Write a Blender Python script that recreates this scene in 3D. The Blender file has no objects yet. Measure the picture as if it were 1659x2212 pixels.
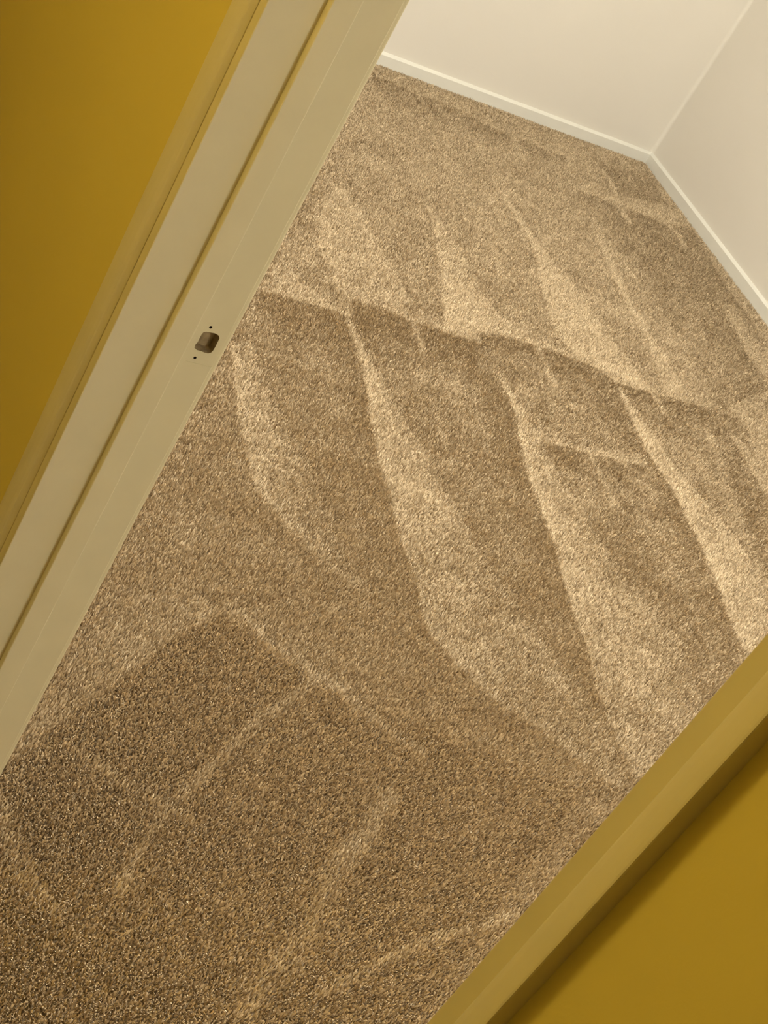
import bpy, bmesh, math, random
import numpy as np
from mathutils import Matrix, Vector

scene = bpy.context.scene

# ------------------------------------------------------------------ camera
CAM_Z = 1.72
AZ, PITCH, ROLL = math.radians(37.3), math.radians(31.6588), math.radians(32.7459)
s_, c_ = math.sin, math.cos
fwd = Vector((s_(AZ) * c_(PITCH), c_(AZ) * c_(PITCH), -s_(PITCH)))
rgt = Vector((c_(AZ), -s_(AZ), 0))
upv = Vector((s_(AZ) * s_(PITCH), c_(AZ) * s_(PITCH), c_(PITCH)))
cx = rgt * c_(ROLL) + upv * s_(ROLL)
cy = -rgt * s_(ROLL) + upv * c_(ROLL)
cam = bpy.data.cameras.new('camera')
cam.sensor_fit = 'VERTICAL'
cam.sensor_height = 36.0
cam.lens = 3368.0 / 2212.0 * 36.0
cam.clip_start = 0.02
cam_ob = bpy.data.objects.new('camera', cam)
m = Matrix.Identity(4)
for i in range(3):
    m[i][0], m[i][1], m[i][2] = cx[i], cy[i], -fwd[i]
m[2][3] = CAM_Z
cam_ob.matrix_world = m
scene.collection.objects.link(cam_ob)
scene.camera = cam_ob

# ------------------------------------------------------------------ world, lamps, exposure
w = bpy.data.worlds.new('night')
scene.world = w
w.use_nodes = True
w.node_tree.nodes['Background'].inputs[0].default_value = (0.02, 0.02, 0.025, 1)
w.node_tree.nodes['Background'].inputs[1].default_value = 0.2


def lamp(name, loc, power, col, rad):
    l = bpy.data.lights.new(name, 'POINT')
    l.energy, l.color, l.shadow_soft_size = power, col, rad
    o = bpy.data.objects.new(name, l)
    o.location = loc
    scene.collection.objects.link(o)


ROOM_LIGHT = (1.0, 0.98, 0.90)
HALL_LIGHT = (1.0, 0.80, 0.32)
lamp('room_ceiling_light', (2.1, 2.2, 2.36), 150, ROOM_LIGHT, 0.10)
lamp('room_ceiling_light_near', (1.45, -1.1, 2.36), 56, ROOM_LIGHT, 0.10)
lamp('hall_ceiling_light', (-0.45, 1.25, 2.34), 26.5, HALL_LIGHT, 0.13)

vs = scene.view_settings
scene.display_settings.display_device = 'sRGB'
vs.view_transform = 'Standard'
vs.look = 'None'
vs.gamma = 1.0
vs.use_curve_mapping = False
vs.exposure = 0.0


# ------------------------------------------------------------------ materials
def mat(name, col, rough=0.6, var=0.04, vscale=8.0, bump=0.0, bscale=400.0, spec=0.4):
    ma = bpy.data.materials.new(name)
    ma.use_nodes = True
    nt = ma.node_tree
    b = nt.nodes['Principled BSDF']
    b.inputs['Roughness'].default_value = rough
    b.inputs['Specular IOR Level'].default_value = spec
    tc = nt.nodes.new('ShaderNodeTexCoord')
    n = nt.nodes.new('ShaderNodeTexNoise')
    n.inputs['Scale'].default_value = vscale
    n.inputs['Detail'].default_value = 4
    nt.links.new(tc.outputs['Object'], n.inputs['Vector'])
    r = nt.nodes.new('ShaderNodeValToRGB')
    r.color_ramp.elements[0].position = 0.3
    r.color_ramp.elements[1].position = 0.7
    r.color_ramp.elements[0].color = tuple(c * (1 - var) for c in col) + (1,)
    r.color_ramp.elements[1].color = tuple(min(1, c * (1 + var)) for c in col) + (1,)
    nt.links.new(n.outputs['Fac'], r.inputs[0])
    nt.links.new(r.outputs[0], b.inputs['Base Color'])
    if bump:
        n2 = nt.nodes.new('ShaderNodeTexNoise')
        n2.inputs['Scale'].default_value = bscale
        n2.inputs['Detail'].default_value = 3
        nt.links.new(tc.outputs['Object'], n2.inputs['Vector'])
        bp = nt.nodes.new('ShaderNodeBump')
        bp.inputs['Strength'].default_value = bump
        bp.inputs['Distance'].default_value = 0.001
        nt.links.new(n2.outputs['Fac'], bp.inputs['Height'])
        nt.links.new(bp.outputs[0], b.inputs['Normal'])
    return ma


M_ROOM = mat('room_wall_paint', (0.80, 0.755, 0.675), 0.75, 0.012, 3, 0.10, 350)
M_HALL = mat('mustard_wall_paint', (0.66, 0.53, 0.135), 0.7, 0.02, 3, 0.10, 350)
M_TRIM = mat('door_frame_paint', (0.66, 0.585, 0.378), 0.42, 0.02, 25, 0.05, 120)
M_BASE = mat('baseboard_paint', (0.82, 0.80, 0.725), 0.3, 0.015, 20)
M_CEIL = mat('ceiling_paint', (0.80, 0.77, 0.70), 0.9, 0.01, 4, 0.3, 200)
M_WOOD = mat('bare_wood', (0.34, 0.25, 0.13), 0.8, 0.35, 90, 0.3, 500)
M_VOID = mat('screw_hole_dark', (0.03, 0.012, 0.008), 0.9, 0.1, 50)


def carpet_mat(name, attr, dark, light):
    ma = bpy.data.materials.new(name)
    ma.use_nodes = True
    nt = ma.node_tree
    b = nt.nodes['Principled BSDF']
    b.inputs['Roughness'].default_value = 0.95
    b.inputs['Specular IOR Level'].default_value = 0.12
    r = nt.nodes.new('ShaderNodeValToRGB')
    r.color_ramp.elements[0].color = dark + (1,)
    r.color_ramp.elements[1].color = light + (1,)
    if attr:
        a = nt.nodes.new('ShaderNodeAttribute')
        a.attribute_name = 'tint'
        nt.links.new(a.outputs['Fac'], r.inputs[0])
    else:
        tc = nt.nodes.new('ShaderNodeTexCoord')
        n = nt.nodes.new('ShaderNodeTexNoise')
        n.inputs['Scale'].default_value = 180
        n.inputs['Detail'].default_value = 3
        nt.links.new(tc.outputs['Object'], n.inputs['Vector'])
        nt.links.new(n.outputs['Fac'], r.inputs[0])
        bp = nt.nodes.new('ShaderNodeBump')
        bp.inputs['Strength'].default_value = 1.0
        bp.inputs['Distance'].default_value = 0.006
        nt.links.new(n.outputs['Fac'], bp.inputs['Height'])
        nt.links.new(bp.outputs[0], b.inputs['Normal'])
    nt.links.new(r.outputs[0], b.inputs['Base Color'])
    return ma


M_CARPET = carpet_mat('carpet_backing', False, (0.20, 0.145, 0.085), (0.36, 0.28, 0.18))
M_PILE = carpet_mat('carpet_yarn', True, (0.44, 0.326, 0.192), (0.91, 0.745, 0.512))

# ------------------------------------------------------------------ helpers


def link(name, me, mats, parent=None):
    for x in (mats if isinstance(mats, (list, tuple)) else [mats]):
        me.materials.append(x)
    o = bpy.data.objects.new(name, me)
    scene.collection.objects.link(o)
    if parent:
        o.parent = parent
    return o


def obj(name, bm, mats, parent=None, smooth=False):
    bmesh.ops.recalc_face_normals(bm, faces=bm.faces)
    me = bpy.data.meshes.new(name)
    bm.to_mesh(me)
    bm.free()
    if smooth:
        for p in me.polygons:
            p.use_smooth = True
    return link(name, me, mats, parent)


def box(bm, a, b):
    v = [bm.verts.new((x, y, z)) for x in (a[0], b[0]) for y in (a[1], b[1]) for z in (a[2], b[2])]
    for f in ((0, 1, 3, 2), (4, 6, 7, 5), (0, 4, 5, 1), (2, 3, 7, 6), (0, 2, 6, 4), (1, 5, 7, 3)):
        bm.faces.new([v[i] for i in f])


def prism(bm, pts, place):
    """pts: closed 2-D outline; place(u, v, end) -> 3-D point at end 0 or 1."""
    a = [bm.verts.new(place(u, v, 0)) for u, v in pts]
    b = [bm.verts.new(place(u, v, 1)) for u, v in pts]
    n = len(pts)
    for i in range(n):
        bm.faces.new((a[i], a[(i + 1) % n], b[(i + 1) % n], b[i]))
    bm.faces.new(a)
    bm.faces.new(b[::-1])


def rounded(pts, rad, seg=4):
    """Round the listed corners: rad is one radius or one per point."""
    out = []
    n = len(pts)
    for i, p in enumerate(pts):
        r = rad[i] if isinstance(rad, (list, tuple)) else rad
        p = Vector(p)
        if not r:
            out.append(tuple(p))
            continue
        a = (Vector(pts[i - 1]) - p).normalized()
        b = (Vector(pts[(i + 1) % n]) - p).normalized()
        half = a.angle(b) / 2
        t = r / math.tan(half)
        c = p + (a + b).normalized() * (r / math.sin(half))
        s, e = p + a * t - c, p + b * t - c
        ang = s.angle(e)
        for k in range(seg + 1):
            q = k / seg
            out.append(tuple(c + (s * math.sin((1 - q) * ang) + e * math.sin(q * ang)) / math.sin(ang)))
    return out


def tag(o, label, cat, kind='structure'):
    o['label'], o['category'] = label, cat
    if kind:
        o['kind'] = kind
    return o


# ------------------------------------------------------------------ plan (metres; camera stands over x=0, y=0)
X_HALL, X_ROOM = 0.5563, 0.6778          # the two faces of the wall that holds the door
Y_JL, Y_JR = 1.281, 0.4198               # the jamb faces either side of the opening
Y_BACK, X_RIGHT = 4.693, 3.725           # far walls of the room
Y_NEAR, X_HALLW, Y_HALLF = -1.9, -0.62, 3.3
CEIL, HEAD = 2.44, 2.05
JT = 0.020

# floor and ceiling
bm = bmesh.new()
box(bm, (X_HALLW - .1, Y_NEAR - .1, -0.06), (X_RIGHT + .1, Y_BACK + .1, -0.0105))
floor = tag(obj('floor', bm, M_CARPET), 'wall-to-wall beige carpet floor with pale vacuum marks', 'floor')
bm = bmesh.new()
box(bm, (X_HALLW - .1, Y_NEAR - .1, CEIL), (X_RIGHT + .1, Y_BACK + .1, CEIL + .1))
tag(obj('ceiling', bm, M_CEIL), 'plain off-white ceiling over room and hallway', 'ceiling')

# room walls
bm = bmesh.new()
box(bm, (X_ROOM, Y_BACK, -0.05), (X_RIGHT + .1, Y_BACK + .1, CEIL))
tag(obj('wall_back', bm, M_ROOM), 'plain cream wall at the top centre behind the longer stretch of baseboard', 'wall')
bm = bmesh.new()
box(bm, (X_RIGHT, Y_NEAR - .1, -0.05), (X_RIGHT + .1, Y_BACK, CEIL))
tag(obj('wall_right', bm, M_ROOM), 'plain cream wall at the upper right edge beyond the room corner', 'wall')
bm = bmesh.new()
box(bm, (X_HALLW - .1, Y_NEAR - .1, -0.05), (X_RIGHT, Y_NEAR, CEIL))
bmesh.ops.recalc_face_normals(bm, faces=bm.faces)
tag(obj('wall_left', bm, M_ROOM), 'plain cream wall out of view behind the camera', 'wall')

# the wall that holds the door: mustard on the hall side, cream on the room side
bm = bmesh.new()
box(bm, (X_HALL, Y_JL + JT + .002, -0.05), (X_ROOM, Y_BACK + .1, CEIL))
box(bm, (X_HALL, Y_NEAR, -0.05), (X_ROOM, Y_JR - JT - .002, CEIL))
box(bm, (X_HALL, Y_JR - JT - .002, HEAD + JT + .002), (X_ROOM, Y_JL + JT + .002, CEIL))
bmesh.ops.recalc_face_normals(bm, faces=bm.faces)
for f in bm.faces:
    f.material_index = 1 if f.normal.x > 0.5 else 0
tag(obj('wall_front', bm, [M_HALL, M_ROOM]), 'mustard yellow hallway wall either side of the doorway', 'wall')
bm = bmesh.new()
box(bm, (X_HALLW - .1, Y_NEAR, -0.05), (X_HALLW, Y_HALLF + .1, CEIL))
box(bm, (X_HALLW, Y_HALLF, -0.05), (X_HALL, Y_HALLF + .1, CEIL))
tag(obj('wall_hall', bm, M_HALL), 'mustard yellow hallway wall out of view behind the camera', 'wall')

# paint fillet in the room's inside corner
bm = bmesh.new()
R = 0.014
pts = [(X_RIGHT + .001, Y_BACK + .001), (X_RIGHT - R, Y_BACK + .001)]
for k in range(13):
    a = math.radians(7.5 * k)
    pts.append((X_RIGHT - R * (1 - s_(a)), Y_BACK - R * (1 - c_(a))))
pts.append((X_RIGHT + .001, Y_BACK - R))
prism(bm, pts, lambda u, v, e: (u, v, 0.03 + e * (CEIL - 0.03)))
tag(obj('trim_1', bm, M_ROOM, smooth=False), 'pale caulk bead running up the inside corner of the cream walls', 'trim')

# ------------------------------------------------------------------ baseboards
BT, BH = 0.013, 0.043
BASE = rounded([(0, -0.011), (BT, -0.011), (BT, BH - 0.0065), (0.0042, BH + 0.001), (0, BH + 0.001)], [0, 0, 0.0025, 0.002, 0])


def baseboard(name, place, label):
    b_ = bmesh.new()
    prism(b_, BASE, place)
    return tag(obj(name, b_, M_BASE), label, 'baseboard')


# back and right runs meet in a mitre
baseboard('baseboard_back', lambda u, v, e: (X_ROOM if e == 0 else X_RIGHT - u, Y_BACK - u, v),
          'white baseboard along the back wall, left of the room corner')
baseboard('baseboard_right', lambda u, v, e: (X_RIGHT - u, Y_NEAR if e == 0 else Y_BACK - u, v),
          'white baseboard along the right wall, right of the room corner')
baseboard('baseboard_left', lambda u, v, e: (X_ROOM + u, Y_JL + .07 + e * (Y_BACK - BT - Y_JL - .07), v),
          'white baseboard hidden behind the door frame on the room side')

baseboard('baseboard_front', lambda u, v, e: (X_HALL - u, Y_JL + .045 + e * (Y_HALLF - Y_JL - .045), v),
          'white baseboard hidden at the foot of the mustard hallway wall')

# ------------------------------------------------------------------ door frame
door = bpy.data.objects.new('door_1', None)
door.location = (X_HALL, (Y_JL + Y_JR) / 2, 0)
scene.collection.objects.link(door)
tag(door, 'cream painted door frame with stop, casings and a bare latch hole', 'door frame')
door_inv = Matrix.Translation(-door.location)


def part(name, bm, mats, smooth=False, parent=door):
    o = obj(name, bm, mats, parent, smooth)
    if parent is door:
        o.matrix_parent_inverse = door_inv
    return o


Z0 = -0.011
# jambs: rounded edges
JAMB = rounded([(X_HALL, 0), (X_ROOM, 0), (X_ROOM, JT), (X_HALL, JT)], [0.0012, 0.0015, 0, 0])
# strike side jamb with mortise, latch hole and screw holes cut in
bm = bmesh.new()
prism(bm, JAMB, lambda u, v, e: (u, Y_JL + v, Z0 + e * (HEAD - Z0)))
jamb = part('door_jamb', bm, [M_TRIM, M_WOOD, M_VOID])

HOLE = [(0.6489, 0.9116), (0.6489, 0.906), (0.6490, 0.9004), (0.6479, 0.8972), (0.6487, 0.8927), (0.6523, 0.8908),
        (0.6592, 0.8903), (0.6620, 0.8897), (0.6659, 0.8897), (0.6686, 0.8914), (0.6697, 0.8945), (0.67, 0.9006),
        (0.6698, 0.9119), (0.6672, 0.9150), (0.6621, 0.9163), (0.6526, 0.9157), (0.6499, 0.9145)]


def cutter(pts, depth, y0=None, taper=1.0):
    b_ = bmesh.new()
    mx = sum(p[0] for p in pts) / len(pts)
    mz = sum(p[1] for p in pts) / len(pts)
    y0 = Y_JL - 0.004 if y0 is None else y0

    def place(u, v, e):
        t = taper if e else 1.0
        return (mx + (u - mx) * t, y0 if e == 0 else Y_JL + depth, mz + (v - mz) * t)
    prism(b_, pts, place)
    return obj('cut', b_, M_TRIM)


def circle(x, z, r, n=14):
    return [(x + r * c_(2 * math.pi * k / n), z + r * s_(2 * math.pi * k / n)) for k in range(n)]


plate = rounded([(0.6447, 0.8745), (0.70, 0.8745), (0.70, 0.9295), (0.6447, 0.9295)], [0.003, 0, 0, 0.003])
SCREWS = [(0.6546, 0.9221), (0.6546, 0.8808)]
cuts = [cutter(plate, 0.0006), cutter(HOLE, 0.0135, taper=0.97)] + [cutter(circle(x, z, 0.0017), 0.011) for x, z in SCREWS]
dg = bpy.context.evaluated_depsgraph_get
for c in cuts:
    md = jamb.modifiers.new('b', 'BOOLEAN')
    md.operation, md.solver, md.object = 'DIFFERENCE', 'EXACT', c
    bpy.context.view_layer.update()
    me = bpy.data.meshes.new_from_object(jamb.evaluated_get(dg()))
    jamb.modifiers.clear()
    old = jamb.data
    jamb.data = me
    bpy.data.meshes.remove(old)
for c in cuts:
    me = c.data
    bpy.data.objects.remove(c)
    bpy.data.meshes.remove(me)


def carve(test, name, material):
    """Move the faces of the jamb that lie inside a hole into a sub-part of their own."""
    src = bmesh.new()
    src.from_mesh(jamb.data)
    keep = bmesh.new()
    keep.from_mesh(jamb.data)
    inside = [f.index for f in src.faces if test(f.calc_center_median())]
    src.faces.ensure_lookup_table()
    keep.faces.ensure_lookup_table()
    ins = set(inside)
    bmesh.ops.delete(src, geom=[f for f in src.faces if f.index in ins], context='FACES')
    bmesh.ops.delete(keep, geom=[f for f in keep.faces if f.index not in ins], context='FACES')
    src.to_mesh(jamb.data)
    src.free()
    for f in keep.faces:
        f.material_index = 0
    me_ = bpy.data.meshes.new(name)
    keep.to_mesh(me_)
    keep.free()
    o = link(name, me_, material, jamb)
    return o


lh = carve(lambda p: p.y > Y_JL + .0008 and p.y < Y_JL + .016 and .6465 < p.x < .6715 and .888 < p.z < .918,
           'latch_hole', M_WOOD)
lh['label'] = 'bare brown wood inside the latch hole'
for x, z in SCREWS:
    so = carve(lambda p: p.y > Y_JL + .0008 and p.y < Y_JL + .016 and abs(p.x - x) < .003 and abs(p.z - z) < .003,
               'screw_hole', M_VOID)
    so['label'] = 'dark screw hole'

bm = bmesh.new()
prism(bm, JAMB, lambda u, v, e: (u, Y_JR - v, Z0 + e * (HEAD - Z0)))
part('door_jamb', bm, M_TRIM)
bm = bmesh.new()
prism(bm, JAMB, lambda u, v, e: (u, Y_JR - JT + e * (Y_JL - Y_JR + 2 * JT), HEAD + v))
part('head_jamb', bm, M_TRIM)

# stops
ST = 0.0105
STOP = rounded([(0.6086, 0), (0.6086, -ST), (0.6363, -ST), (0.6363, 0)], [0, 0.0012, 0.0022, 0])
bm = bmesh.new()
prism(bm, STOP, lambda u, v, e: (u, Y_JL + v, Z0 + e * (HEAD - Z0)))
part('door_stop', bm, M_TRIM)
bm = bmesh.new()
prism(bm, STOP, lambda u, v, e: (u, Y_JR - v, Z0 + e * (HEAD - Z0)))
part('door_stop', bm, M_TRIM)
bm = bmesh.new()
prism(bm, STOP, lambda u, v, e: (u, Y_JR + ST + e * (Y_JL - Y_JR - 2 * ST), HEAD + v))
part('door_stop', bm, M_TRIM)

# hall casing: (distance from inner edge, thickness off the wall)
REV = 0.0156
CAS = [(0, 0), (0, .0010), (.0012, .0024), (.0026, .0040), (.0040, .0056), (.0056, .0070), (.010, .0092),
       (.016, .0116), (.021, .0132), (.0242, .0139), (.0256, .0138), (.0262, .0130), (.0262, 0)]
for ya, sg in ((Y_JL, 1), (Y_JR, -1)):
    bm = bmesh.new()
    # mitred at the head
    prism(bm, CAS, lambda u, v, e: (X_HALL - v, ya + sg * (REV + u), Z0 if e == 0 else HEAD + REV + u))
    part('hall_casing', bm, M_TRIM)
bm = bmesh.new()
prism(bm, CAS, lambda u, v, e: (X_HALL - v, (Y_JR - REV - u) if e == 0 else (Y_JL + REV + u), HEAD + REV + u))
part('hall_casing', bm, M_TRIM)

# room casing
RR = 0.006
CASR = [(0, 0), (0, .0050), (.0006, .0068), (.0018, .0078), (.0034, .0080), (.006, .0070), (.008, .0068), (.016, .0085),
        (.030, .0115), (.046, .0135), (.054, .0138), (.057, .0125), (.057, 0)]
for ya, sg in ((Y_JL, 1), (Y_JR, -1)):
    bm = bmesh.new()
    prism(bm, CASR, lambda u, v, e: (X_ROOM + v, ya + sg * (RR + u), Z0 if e == 0 else HEAD + RR + u))
    part('room_casing', bm, M_TRIM)
bm = bmesh.new()
prism(bm, CASR, lambda u, v, e: (X_ROOM + v, (Y_JR - RR - u) if e == 0 else (Y_JL + RR + u), HEAD + RR + u))
part('room_casing', bm, M_TRIM)

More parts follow.
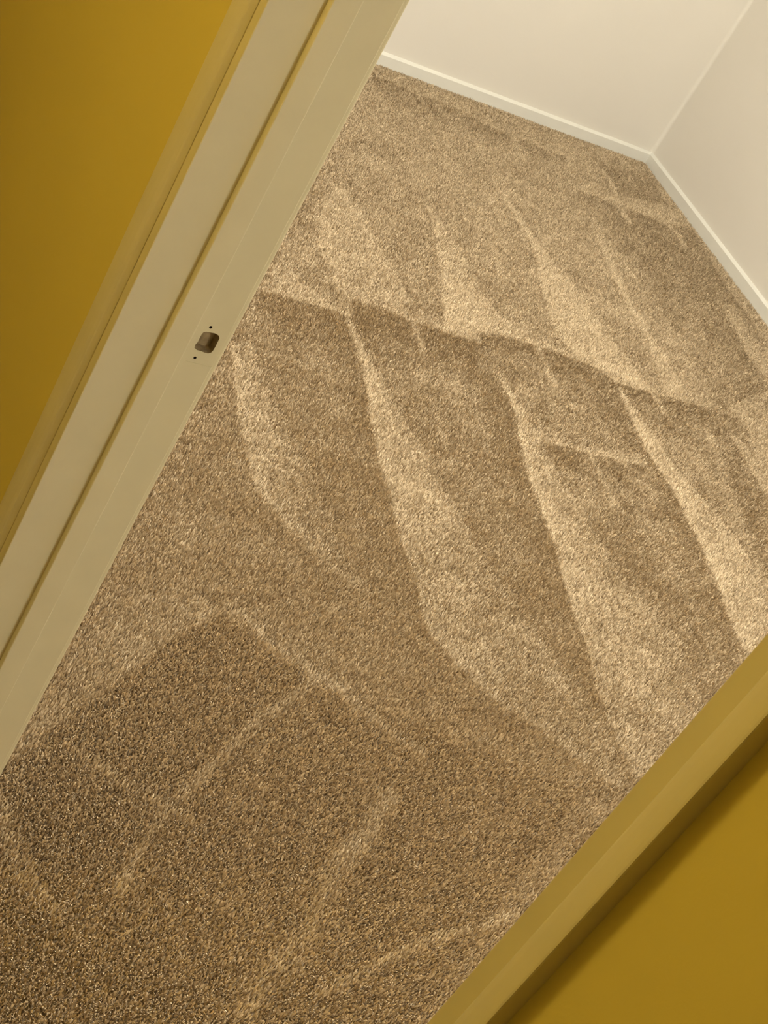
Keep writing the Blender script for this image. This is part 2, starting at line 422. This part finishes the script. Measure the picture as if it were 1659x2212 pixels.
# ------------------------------------------------------------------ carpet pile
# strokes left by the vacuum, and a few broad tone patches: floor-plan strips (edge a, edge b, nap at a, nap at b, fade to the end);
# + pile lies away from the door, - towards it
NAP_STRIPS = [
  ([1.596,2.984,1.669,2.985,1.799,2.982,1.84,2.964], [1.62,3.045,1.694,3.046,1.827,3.044,1.868,3.025], 0.6, 0, 1),
  ([1.596,2.984,1.669,2.985,1.799,2.982,1.84,2.964], [1.509,2.75,1.577,2.749,1.698,2.742,1.737,2.724], -0.75, 0, 1),
  ([1.883,3.055,1.974,3.056,2.044,3.033,2.136,3.028,2.264,3.015], [1.912,3.119,2.005,3.122,2.076,3.098,2.17,3.094,2.301,3.081], 0.6, 0, 1),
  ([1.883,3.055,1.974,3.056,2.044,3.033,2.136,3.028,2.264,3.015], [1.775,2.805,1.859,2.804,1.925,2.781,2.01,2.773,2.129,2.757], -0.75, 0, 1),
  ([2.291,3.082,2.388,3.09,2.48,3.082,2.589,3.073,2.692,3.046,2.723,3.0,2.837,2.995,2.908,2.997,3.08,2.999], [2.326,3.145,2.425,3.155,2.518,3.147,2.63,3.138,2.735,3.111,2.766,3.064,2.883,3.061,2.955,3.063,3.13,3.066], 0.6, 0, 1),
  ([2.291,3.082,2.388,3.09,2.48,3.082,2.589,3.073,2.692,3.046,2.723,3.0,2.837,2.995,2.908,2.997,3.08,2.999], [2.177,2.863,2.267,2.868,2.353,2.858,2.455,2.847,2.552,2.819,2.582,2.776,2.688,2.77,2.754,2.77,2.914,2.767], -0.7, 0, 1),
  ([2.437,4.572,2.541,4.561,2.623,4.54,2.748,4.557,2.839,4.519,2.906,4.487,2.983,4.477], [2.468,4.643,2.574,4.632,2.657,4.612,2.783,4.631,2.876,4.591,2.944,4.56,3.022,4.55], 0.35, 0, 1),
  ([2.437,4.572,2.541,4.561,2.623,4.54,2.748,4.557,2.839,4.519,2.906,4.487,2.983,4.477], [2.359,4.384,2.459,4.371,2.538,4.351,2.657,4.364,2.745,4.326,2.81,4.296,2.883,4.284], -0.6, 0, 1),
  ([3.02,4.479,3.105,4.465,3.227,4.465], [3.055,4.543,3.141,4.53,3.265,4.53], 0.5, 0, 1),
  ([3.02,4.479,3.105,4.465,3.227,4.465], [2.941,4.327,3.023,4.313,3.141,4.311], -0.4, 0, 1),
  ([3.165,4.221,3.271,4.208,3.344,4.202,3.46,4.198,3.563,4.169], [3.253,4.369,3.363,4.357,3.438,4.352,3.559,4.35,3.665,4.32], 0.6, 0, 1),
  ([3.165,4.221,3.271,4.208,3.344,4.202,3.46,4.198,3.563,4.169], [3.049,4.02,3.151,4.006,3.221,3.999,3.331,3.993,3.43,3.964], -0.6, 0, 1),
  ([2.265,2.64,2.29,2.619,2.364,2.626,2.443,2.62,2.511,2.621,2.635,2.622], [2.294,2.688,2.32,2.667,2.395,2.674,2.475,2.669,2.544,2.67,2.67,2.672], 0.7, 0, 1),
  ([2.265,2.64,2.29,2.619,2.364,2.626,2.443,2.62,2.511,2.621,2.635,2.622], [2.194,2.516,2.218,2.496,2.289,2.501,2.365,2.494,2.43,2.494,2.549,2.493], -0.5, 0, 1),
  ([1.661,3.123,1.652,3.056,1.645,2.991], [1.722,3.166,1.738,3.092,1.788,2.99], 0.7, 0.5, 1),
  ([1.901,3.51,1.857,3.31,1.846,3.137,1.866,3.054], [2.032,3.671,2.06,3.587,2.062,3.384,2.091,3.112], 0.65, 0.55, 1),
  ([2.349,3.728,2.317,3.565,2.271,3.381,2.217,3.204,2.155,3.031], [2.355,3.726,2.391,3.599,2.382,3.429,2.374,3.267,2.441,3.104], 0.9, 0.55, 1),
  ([2.743,4.01,2.741,3.838,2.733,3.661,2.644,3.403,2.6,3.223,2.614,3.109,2.694,3.042], [2.751,4.019,2.762,3.853,2.765,3.686,2.815,3.472,2.812,3.303,2.835,3.177,2.851,3.015], 0.8, 0.7, 1),
  ([2.727,3.993,2.724,3.822,2.717,3.639], [2.743,4.01,2.741,3.838,2.733,3.654], 0.342, 1.14, 1),
  ([2.743,4.01,2.741,3.838,2.733,3.654], [2.76,4.027,2.757,3.853,2.749,3.668], 1.14, 0.342, 1),
  ([3.076,3.883,3.054,3.766,3.024,3.594,3.001,3.452,2.993,3.32], [3.097,3.901,3.075,3.783,3.044,3.61,3.021,3.467,3.012,3.336], 0.36, 1.2, 1),
  ([3.097,3.901,3.075,3.783,3.044,3.61,3.021,3.467,3.012,3.336], [3.119,3.918,3.096,3.8,3.064,3.626,3.04,3.483,3.031,3.351], 1.2, 0.36, 1),
  ([3.012,3.343,2.974,3.226,2.914,3.018], [3.025,3.35,3.028,3.245,3.02,3.044], 0.7, 0.6, 1),
  ([3.524,3.687,3.504,3.54,3.469,3.374,3.49,3.27], [3.591,3.714,3.647,3.594,3.657,3.44,3.698,3.339], 0.65, 0.25, 1),
  ([2.972,4.468,2.977,4.426,2.969,4.37], [2.986,4.485,2.992,4.441,2.983,4.384], 0.285, 0.95, 1),
  ([2.986,4.485,2.992,4.441,2.983,4.384], [3.0,4.502,3.006,4.456,2.997,4.397], 0.95, 0.285, 1),
  ([3.211,4.45,3.201,4.382], [3.227,4.465,3.216,4.396], 0.228, 0.76, 1),
  ([3.227,4.465,3.216,4.396], [3.242,4.479,3.231,4.411], 0.76, 0.228, 1),
  ([3.549,4.156,3.564,4.106,3.542,4.02], [3.565,4.173,3.581,4.121,3.558,4.032], 0.228, 0.76, 1),
  ([3.565,4.173,3.581,4.121,3.558,4.032], [3.582,4.19,3.598,4.136,3.574,4.044], 0.76, 0.228, 1),
  ([3.371,4.449,3.369,4.349,3.331,4.199,3.313,4.115,3.313,4.064], [3.391,4.469,3.388,4.367,3.35,4.214,3.331,4.131,3.331,4.082], 0.3135, 1.045, 1),
  ([3.391,4.469,3.388,4.367,3.35,4.214,3.331,4.131,3.331,4.082], [3.411,4.489,3.408,4.385,3.369,4.229,3.35,4.148,3.35,4.1], 1.045, 0.3135, 1),
  ([2.607,4.537,2.596,4.394,2.586,4.301], [2.62,4.551,2.609,4.407,2.598,4.313], 0.228, 0.76, 1),
  ([2.62,4.551,2.609,4.407,2.598,4.313], [2.632,4.565,2.621,4.42,2.611,4.326], 0.76, 0.228, 1),
  ([1.454,2.725,1.429,2.585,1.404,2.435,1.4,2.352,1.384,2.244,1.4,2.187,1.437,2.106,1.502,2.009,1.566,1.943], [1.513,2.746,1.507,2.611,1.521,2.513,1.535,2.418,1.538,2.311,1.551,2.225,1.559,2.14,1.569,2.036,1.58,1.954], 1.15, 0.4, 0.5),
  ([1.836,2.968,1.828,2.896,1.82,2.812,1.812,2.744,1.788,2.642,1.754,2.481,1.736,2.364,1.73,2.271,1.703,2.119,1.702,1.998,1.673,1.886,1.722,1.792,1.764,1.722,1.834,1.667,1.899,1.603,1.976,1.521], [1.843,2.972,1.845,2.906,1.845,2.826,1.852,2.765,1.861,2.666,1.88,2.518,1.89,2.405,1.899,2.313,1.903,2.163,1.926,2.042,1.959,1.935,1.991,1.832,2.022,1.757,2.038,1.692,2.031,1.617,2.006,1.534], 1.2, 0.55, 0.55),
  ([1.827,2.961,1.819,2.89,1.811,2.806,1.804,2.738], [1.836,2.968,1.828,2.896,1.82,2.812,1.812,2.744], 0.18, 0.6, 1),
  ([1.836,2.968,1.828,2.896,1.82,2.812,1.812,2.744], [1.845,2.974,1.837,2.903,1.829,2.818,1.821,2.75], 0.6, 0.18, 1),
  ([2.042,3.042,2.038,2.969,2.026,2.871], [2.054,3.051,2.05,2.978,2.038,2.879], 0.24, 0.8, 1),
  ([2.054,3.051,2.05,2.978,2.038,2.879], [2.067,3.061,2.062,2.987,2.049,2.887], 0.8, 0.24, 1),
  ([1.958,2.61,1.949,2.504,1.933,2.407], [1.969,2.618,1.961,2.511,1.944,2.413], 0.105, 0.35, 1),
  ([1.969,2.618,1.961,2.511,1.944,2.413], [1.981,2.626,1.972,2.518,1.955,2.419], 0.35, 0.105, 1),
  ([2.261,2.889,2.264,2.814,2.257,2.73,2.225,2.629,2.197,2.537,2.176,2.425,2.169,2.348,2.155,2.233,2.125,2.11,2.103,1.994,2.097,1.913,2.063,1.788,2.049,1.7,2.045,1.61,2.052,1.556], [2.272,2.897,2.284,2.826,2.29,2.747,2.295,2.649,2.293,2.564,2.285,2.453,2.292,2.378,2.309,2.267,2.32,2.149,2.36,2.039,2.386,1.96,2.353,1.829,2.339,1.735,2.351,1.688,2.351,1.688], 1.2, 0.5, 0.7),
  ([2.249,2.879,2.252,2.805,2.246,2.722], [2.261,2.889,2.264,2.814,2.257,2.73], 0.18, 0.6, 1),
  ([2.261,2.889,2.264,2.814,2.257,2.73], [2.273,2.899,2.275,2.823,2.269,2.738], 0.6, 0.18, 1),
  ([2.429,2.61,2.429,2.546,2.427,2.471,2.41,2.403], [2.443,2.62,2.442,2.556,2.44,2.479,2.423,2.409], 0.21, 0.7, 1),
  ([2.443,2.62,2.442,2.556,2.44,2.479,2.423,2.409], [2.458,2.63,2.456,2.565,2.454,2.488,2.436,2.416], 0.7, 0.21, 1),
  ([2.715,2.976,2.708,2.909,2.696,2.834,2.68,2.731,2.681,2.612,2.688,2.542,2.673,2.436,2.665,2.333,2.642,2.201,2.615,2.103,2.601,2.041,2.588,1.96], [2.728,2.985,2.727,2.921,2.741,2.853,2.748,2.758,2.754,2.641,2.772,2.569,2.798,2.472,2.815,2.378,2.823,2.246,2.856,2.147,2.864,2.086,2.838,2.0], 1.2, 0.5, 0.8),
  ([3.093,2.882,3.084,2.783,3.077,2.703,3.064,2.596], [3.105,2.89,3.141,2.81,3.182,2.73,3.232,2.638], 0.7, 0.4, 1),
  ([2.47,3.067,2.461,2.976,2.451,2.886], [2.482,3.077,2.473,2.985,2.463,2.894], 0.21, 0.7, 1),
  ([2.482,3.077,2.473,2.985,2.463,2.894], [2.494,3.086,2.485,2.994,2.475,2.902], 0.7, 0.21, 1),
  ([2.84,2.985,2.846,2.948,2.843,2.899], [2.854,2.997,2.86,2.959,2.857,2.909], 0.21, 0.7, 1),
  ([2.854,2.997,2.86,2.959,2.857,2.909], [2.867,3.008,2.873,2.97,2.87,2.919], 0.7, 0.21, 1),
  ([1.836,2.968,1.828,2.896,1.82,2.812,1.812,2.744,1.788,2.642,1.754,2.481,1.736,2.364,1.73,2.271,1.703,2.119,1.702,1.998,1.673,1.886,1.722,1.792,1.764,1.722,1.834,1.667,1.899,1.603,1.976,1.521], [1.726,2.911,1.72,2.842,1.714,2.76,1.708,2.695,1.686,2.596,1.656,2.44,1.642,2.326,1.637,2.236,1.614,2.089,1.615,1.971,1.589,1.862,1.638,1.77,1.68,1.702,1.749,1.648,1.813,1.585,1.889,1.504], -0.45, -0.05, 0.5),
  ([2.261,2.889,2.264,2.814,2.257,2.73,2.225,2.629,2.197,2.537,2.176,2.425,2.169,2.348,2.155,2.233,2.125,2.11,2.103,1.994,2.097,1.913,2.063,1.788,2.049,1.7,2.045,1.61,2.052,1.556], [2.136,2.832,2.14,2.759,2.136,2.678,2.107,2.58,2.082,2.492,2.064,2.384,2.059,2.309,2.048,2.198,2.021,2.078,2.002,1.965,1.998,1.887,1.967,1.765,1.956,1.679,1.954,1.591,1.962,1.538], -0.45, -0.05, 0.5),
  ([2.715,2.976,2.708,2.909,2.696,2.834,2.68,2.731,2.681,2.612,2.688,2.542,2.673,2.436,2.665,2.333,2.642,2.201,2.615,2.103,2.601,2.041,2.588,1.96], [2.588,2.919,2.582,2.854,2.572,2.781,2.558,2.681,2.562,2.567,2.57,2.498,2.558,2.395,2.552,2.295,2.532,2.167,2.508,2.072,2.496,2.011,2.485,1.933], -0.45, -0.05, 0.5),
  ([3.125,4.134,3.162,3.684,3.173,3.343,3.136,3.016], [3.688,4.224,3.637,3.827,3.631,3.534,3.613,3.306], -0.35, -0.75, 1),  # broad patch leaned towards the door, darkens the carpet along the right wall
  ([3.394,4.515,3.336,4.267], [3.676,4.581,3.649,4.359], -0.5, -0.5, 1),  # broad patch that darkens the carpet in the far corner
  ([1.138,2.107,1.029,1.912], [1.405,2.105,1.269,1.89], 0.3, 0.15, 1),  # broad patch leaned away from the door, lifts the tone beside the jamb
  ([3.046,2.988,2.983,2.728,2.887,2.428,2.84,2.249], [3.196,2.992,3.133,2.768,3.046,2.464,2.955,2.272], -0.35, -0.35, 1),  # broad patch leaned towards the door, darkens the right side
  ([1.221,1.844,1.139,1.785,1.034,1.692,0.966,1.627,0.897,1.565,0.831,1.503,0.755,1.434], [1.115,1.99,1.013,1.875,0.953,1.766,0.889,1.663,0.822,1.568,0.755,1.497,0.723,1.458], 0.55, 0.25, 1),
  ([1.221,1.844,1.139,1.785,1.034,1.692,0.966,1.627,0.897,1.565,0.831,1.503,0.755,1.434], [1.387,1.694,1.303,1.599,1.208,1.508,1.113,1.425,1.044,1.366,0.947,1.261,0.829,1.18], -0.95, -0.75, 1),
  ([1.387,1.694,1.303,1.599,1.208,1.508,1.113,1.425,1.044,1.366,0.947,1.261,0.829,1.18,0.683,1.324], [1.882,1.512,1.754,1.398,1.629,1.295,1.479,1.157,1.295,1.0,1.096,0.968,0.823,0.942,0.617,0.948], -0.7, -0.65, 1),
  ([1.219,1.847,1.243,1.844,1.27,1.814,1.308,1.763,1.352,1.733,1.379,1.703,1.416,1.677,1.46,1.626,1.506,1.578,1.547,1.549], [1.225,1.86,1.252,1.856,1.279,1.825,1.318,1.774,1.361,1.744,1.388,1.714,1.425,1.688,1.47,1.637,1.516,1.588,1.556,1.56], 0.3, 1, 1),
  ([1.225,1.86,1.252,1.856,1.279,1.825,1.318,1.774,1.361,1.744,1.388,1.714,1.425,1.688,1.47,1.637,1.516,1.588,1.556,1.56], [1.23,1.874,1.26,1.869,1.289,1.837,1.327,1.785,1.371,1.756,1.397,1.725,1.435,1.699,1.48,1.647,1.526,1.599,1.566,1.571], 1, 0.3, 1),
  ([1.383,1.734,1.34,1.704,1.284,1.652,1.238,1.624,1.169,1.559,1.126,1.513,1.074,1.465,1.022,1.418,0.987,1.373,0.955,1.327,0.921,1.279,0.902,1.24], [1.387,1.719,1.346,1.69,1.289,1.638,1.244,1.611,1.176,1.548,1.133,1.503,1.081,1.454,1.03,1.408,0.996,1.365,0.965,1.32,0.931,1.274,0.913,1.236], 0.315, 1.05, 1),
  ([1.387,1.719,1.346,1.69,1.289,1.638,1.244,1.611,1.176,1.548,1.133,1.503,1.081,1.454,1.03,1.408,0.996,1.365,0.965,1.32,0.931,1.274,0.913,1.236], [1.391,1.704,1.352,1.677,1.294,1.624,1.249,1.597,1.184,1.537,1.141,1.492,1.087,1.443,1.038,1.399,1.006,1.358,0.974,1.314,0.941,1.268,0.923,1.232], 1.05, 0.315, 1),
  ([0.87,1.498,0.918,1.466,0.966,1.428,1.009,1.402,1.058,1.369], [0.875,1.506,0.923,1.475,0.971,1.436,1.014,1.41,1.063,1.377], 0.315, 1.05, 1),
  ([0.875,1.506,0.923,1.475,0.971,1.436,1.014,1.41,1.063,1.377], [0.88,1.515,0.929,1.483,0.977,1.445,1.02,1.418,1.069,1.385], 1.05, 0.315, 1),
  ([1.436,1.481,1.374,1.405,1.324,1.364,1.283,1.317], [1.456,1.469,1.391,1.39,1.339,1.348,1.3,1.304], 0.3, 1, 1),
  ([1.456,1.469,1.391,1.39,1.339,1.348,1.3,1.304], [1.477,1.457,1.408,1.375,1.355,1.332,1.318,1.291], 1, 0.3, 1),
  ([1.277,1.321,1.211,1.243,1.182,1.199,1.143,1.163,1.08,1.11,1.042,1.057], [1.3,1.304,1.235,1.229,1.205,1.183,1.161,1.143,1.099,1.093,1.065,1.045], 0.21, 0.7, 1),
  ([1.3,1.304,1.235,1.229,1.205,1.183,1.161,1.143,1.099,1.093,1.065,1.045], [1.324,1.287,1.26,1.215,1.228,1.167,1.178,1.122,1.119,1.076,1.088,1.033], 0.7, 0.21, 1),
  ([1.627,1.243,1.545,1.216,1.426,1.189,1.327,1.147,1.266,1.119,1.191,1.09], [1.626,1.232,1.544,1.206,1.426,1.179,1.329,1.139,1.268,1.111,1.192,1.082], 0.33, 1.1, 1),
  ([1.626,1.232,1.544,1.206,1.426,1.179,1.329,1.139,1.268,1.111,1.192,1.082], [1.626,1.222,1.543,1.196,1.426,1.17,1.33,1.13,1.269,1.103,1.193,1.074], 1.1, 0.33, 1),
]


GX0, GY0, GS = 0.55, 0.55, 0.004
GW, GH = int((3.80 - GX0) / GS), int((4.80 - GY0) / GS)
pos = np.zeros((GH, GW), np.float32)
neg = np.zeros((GH, GW), np.float32)


def resample(fl, n=28):
    p = np.array(fl, float).reshape(-1, 2)
    d = np.r_[0, np.cumsum(np.hypot(*np.diff(p, axis=0).T))]
    t = np.linspace(0, d[-1], n)
    return np.c_[np.interp(t, d, p[:, 0]), np.interp(t, d, p[:, 1])]


def raster(tri, val):
    g = (tri - (GX0, GY0)) / GS
    x0, y0 = np.maximum(np.floor(g.min(0)).astype(int), 0)
    x1, y1 = np.minimum(np.ceil(g.max(0)).astype(int) + 1, (GW, GH))
    if x1 <= x0 or y1 <= y0:
        return
    X, Y = np.meshgrid(np.arange(x0, x1) + .5, np.arange(y0, y1) + .5)
    (ax, ay), (bx, by), (qx, qy) = g
    den = (by - qy) * (ax - qx) + (qx - bx) * (ay - qy)
    if abs(den) < 1e-9:
        return
    l0 = ((by - qy) * (X - qx) + (qx - bx) * (Y - qy)) / den
    l1 = ((qy - ay) * (X - qx) + (ax - qx) * (Y - qy)) / den
    l2 = 1 - l0 - l1
    ok = (l0 > -.02) & (l1 > -.02) & (l2 > -.02)
    v = np.where(ok, l0 * val[0] + l1 * val[1] + l2 * val[2], 0)
    s = np.s_[y0:y1, x0:x1]
    pos[s] = np.maximum(pos[s], v)
    neg[s] = np.minimum(neg[s], v)


for La, Lb, va, vb, fade in NAP_STRIPS:
    A, B = resample(La), resample(Lb)
    for k in range(len(A) - 1):
        t0, t1 = k / (len(A) - 1), (k + 1) / (len(A) - 1)
        f0, f1 = 1 + (fade - 1) * t0 ** 1.5, 1 + (fade - 1) * t1 ** 1.5
        raster(np.array([A[k], A[k + 1], B[k]]), (va * f0, va * f1, vb * f0))
        raster(np.array([A[k + 1], B[k + 1], B[k]]), (va * f1, vb * f1, vb * f0))


def blur(a, n):
    for _ in range(n):
        a = (np.roll(a, 1, 0) + a * 2 + np.roll(a, -1, 0)) / 4
        a = (np.roll(a, 1, 1) + a * 2 + np.roll(a, -1, 1)) / 4
    return a


rng = np.random.default_rng(7)
cloud = blur(rng.normal(size=(GH, GW)), 120)
cloud = cloud / cloud.std() * 0.10
fine = blur(rng.normal(size=(GH, GW)), 14)
fine = fine / fine.std() * 0.10
nap = -0.06 + blur(pos * 0.85 + neg * (1 - 0.8 * np.clip(pos, 0, 1)), 1) + cloud + fine

SP = 0.0030
AREA = [(0.68, 0.86), (1.45, 0.86), (3.10, 1.80), (3.711, 2.80), (3.711, 4.679), (2.25, 4.679), (1.15, 2.80), (0.68, 1.98)]


def in_area(gx, gy):
    ok = np.zeros(gx.shape, bool)
    for (xa, ya), (xb, yb) in zip(AREA, AREA[1:] + AREA[:1]):
        cr = ((ya > gy) != (yb > gy))
        with np.errstate(divide='ignore', invalid='ignore'):
            xi = (xb - xa) * (gy - ya) / (yb - ya) + xa
        ok ^= cr & (gx < xi)
    return ok


# the floor is laid out in cells; cells the vacuum marks reach get their own tufts, the others a shared patch of pile
CX0, CY0 = X_ROOM, Y_NEAR
CW, CH = (X_RIGHT - BT - CX0) / 10, (Y_BACK - BT - CY0) / 22
sx, sy = np.meshgrid(np.arange(0.02, 1, .08), np.arange(0.02, 1, .08))
own, shared = set(), []
for i in range(10):
    for j in range(22):
        if in_area(CX0 + (i + sx) * CW, CY0 + (j + sy) * CH).mean() > 0.12:
            own.add((i, j))
        else:
            shared.append((CX0 + (i + .5) * CW, CY0 + (j + .5) * CH))
for i in range(4):
    for j in range(18):
        shared.append((X_HALLW + (i + .5) * (X_HALL - X_HALLW) / 4, Y_NEAR + (j + .5) * (Y_HALLF - Y_NEAR) / 18))


def make_pile(name, px, py, nv, mat_, parent):
    N = len(px)
    px = px + rng.uniform(-.5, .5, N) * SP
    py = py + rng.uniform(-.5, .5, N) * SP
    LEAN = 0.0056
    dx0, dy0 = 0.60, 0.80
    ang = rng.uniform(0, 2 * np.pi, N)
    jit = 0.0030 * np.sqrt(rng.uniform(0, 1, N))
    lx = nv * LEAN * dx0 + jit * np.cos(ang)
    ly = nv * LEAN * dy0 + jit * np.sin(ang)
    ll = np.hypot(lx, ly)
    plen = np.clip(rng.normal(0.0115, 0.0017, N), 0.006, 0.0155)
    hh = np.sqrt(np.maximum(plen ** 2 - ll ** 2, 0.005 ** 2))
    # each tuft is a twisted strip of yarn: two pairs of points and a tip
    phi = rng.uniform(0, 2 * np.pi, N)
    twist = rng.normal(0, 0.8, N)
    wd = rng.uniform(0.0010, 0.0017, N)
    cvx, cvy = rng.normal(0, 0.0008, N), rng.normal(0, 0.0008, N)
    ZB = -0.0110
    V = np.empty((N, 5, 3), np.float32)
    for k, (t, up, wide) in enumerate(((0.0, 0.0, 1.0), (0.55, 0.76, 1.1))):
        a = phi + twist * t
        ox, oy = np.cos(a) * wd * wide, np.sin(a) * wd * wide
        for j, sgn in enumerate((1, -1)):
            V[:, 2 * k + j, 0] = px + lx * t + cvx * k + sgn * ox
            V[:, 2 * k + j, 1] = py + ly * t + cvy * k + sgn * oy
            V[:, 2 * k + j, 2] = ZB + hh * up
    V[:, 4, 0], V[:, 4, 1], V[:, 4, 2] = px + lx, py + ly, ZB + hh
    me = bpy.data.meshes.new(name)
    me.vertices.add(N * 5)
    me.vertices.foreach_set('co', V.ravel())
    F = np.array([0, 1, 3, 2, 2, 3, 4], np.int32)
    LS = np.array([0, 4], np.int32)
    me.loops.add(N * 7)
    me.loops.foreach_set('vertex_index', (F[None] + 5 * np.arange(N, dtype=np.int32)[:, None]).ravel())
    me.polygons.add(N * 2)
    me.polygons.foreach_set('loop_start', (LS[None] + 7 * np.arange(N, dtype=np.int32)[:, None]).ravel())
    me.update(calc_edges=True)
    at = me.attributes.new('tint', 'FLOAT', 'POINT')
    at.data.foreach_set('value', np.repeat(rng.uniform(0, 1, N).astype(np.float32), 5))
    o = link(name, me, mat_, parent)
    o['kind'] = 'stuff'
    return o


gx, gy = np.meshgrid(np.arange(CX0 + .001, X_RIGHT - BT, SP), np.arange(0.5, Y_BACK - BT, SP))
gx, gy = gx.ravel(), gy.ravel()
mask = np.zeros((10, 22), bool)
for i, j in own:
    mask[i, j] = True
keep = mask[np.clip(((gx - CX0) / CW).astype(int), 0, 9), np.clip(((gy - CY0) / CH).astype(int), 0, 21)]
tx, ty = np.meshgrid(np.arange(X_HALL, X_ROOM, SP), np.arange(Y_JR, Y_JL, SP))      # the strip under the door head
px, py = np.r_[gx[keep], tx.ravel()], np.r_[gy[keep], ty.ravel()]
iy = np.clip(((py - GY0) / GS).astype(int), 0, GH - 1)
ix = np.clip(((px - GX0) / GS).astype(int), 0, GW - 1)
make_pile('carpet_pile', px, py, np.clip(nap[iy, ix], -0.75, 1.25), M_PILE, floor)

tx, ty = np.meshgrid(np.arange(-CW / 2, CW / 2, SP), np.arange(-CH / 2, CH / 2, SP))
patch = make_pile('carpet_pile', tx.ravel(), ty.ravel(), rng.normal(-0.06, 0.1, tx.size), M_PILE, floor)
patch.location = (*shared[0], 0)
pts_me = bpy.data.meshes.new('carpet_pile_rest')
pts_me.from_pydata([(x, y, 0) for x, y in shared[1:]], [], [])
rest = link('carpet_pile', pts_me, M_PILE, floor)
rest['kind'] = 'stuff'
ng = bpy.data.node_groups.new('lay_pile', 'GeometryNodeTree')
ng.interface.new_socket('Geometry', in_out='INPUT', socket_type='NodeSocketGeometry')
ng.interface.new_socket('Geometry', in_out='OUTPUT', socket_type='NodeSocketGeometry')
n_in, n_out = ng.nodes.new('NodeGroupInput'), ng.nodes.new('NodeGroupOutput')
n_ip, n_ob = ng.nodes.new('GeometryNodeInstanceOnPoints'), ng.nodes.new('GeometryNodeObjectInfo')
n_ob.inputs['Object'].default_value = patch
ng.links.new(n_in.outputs[0], n_ip.inputs['Points'])
ng.links.new(n_ob.outputs['Geometry'], n_ip.inputs['Instance'])
ng.links.new(n_ip.outputs[0], n_out.inputs[0])
rest.modifiers.new('lay_pile', 'NODES').node_group = ng
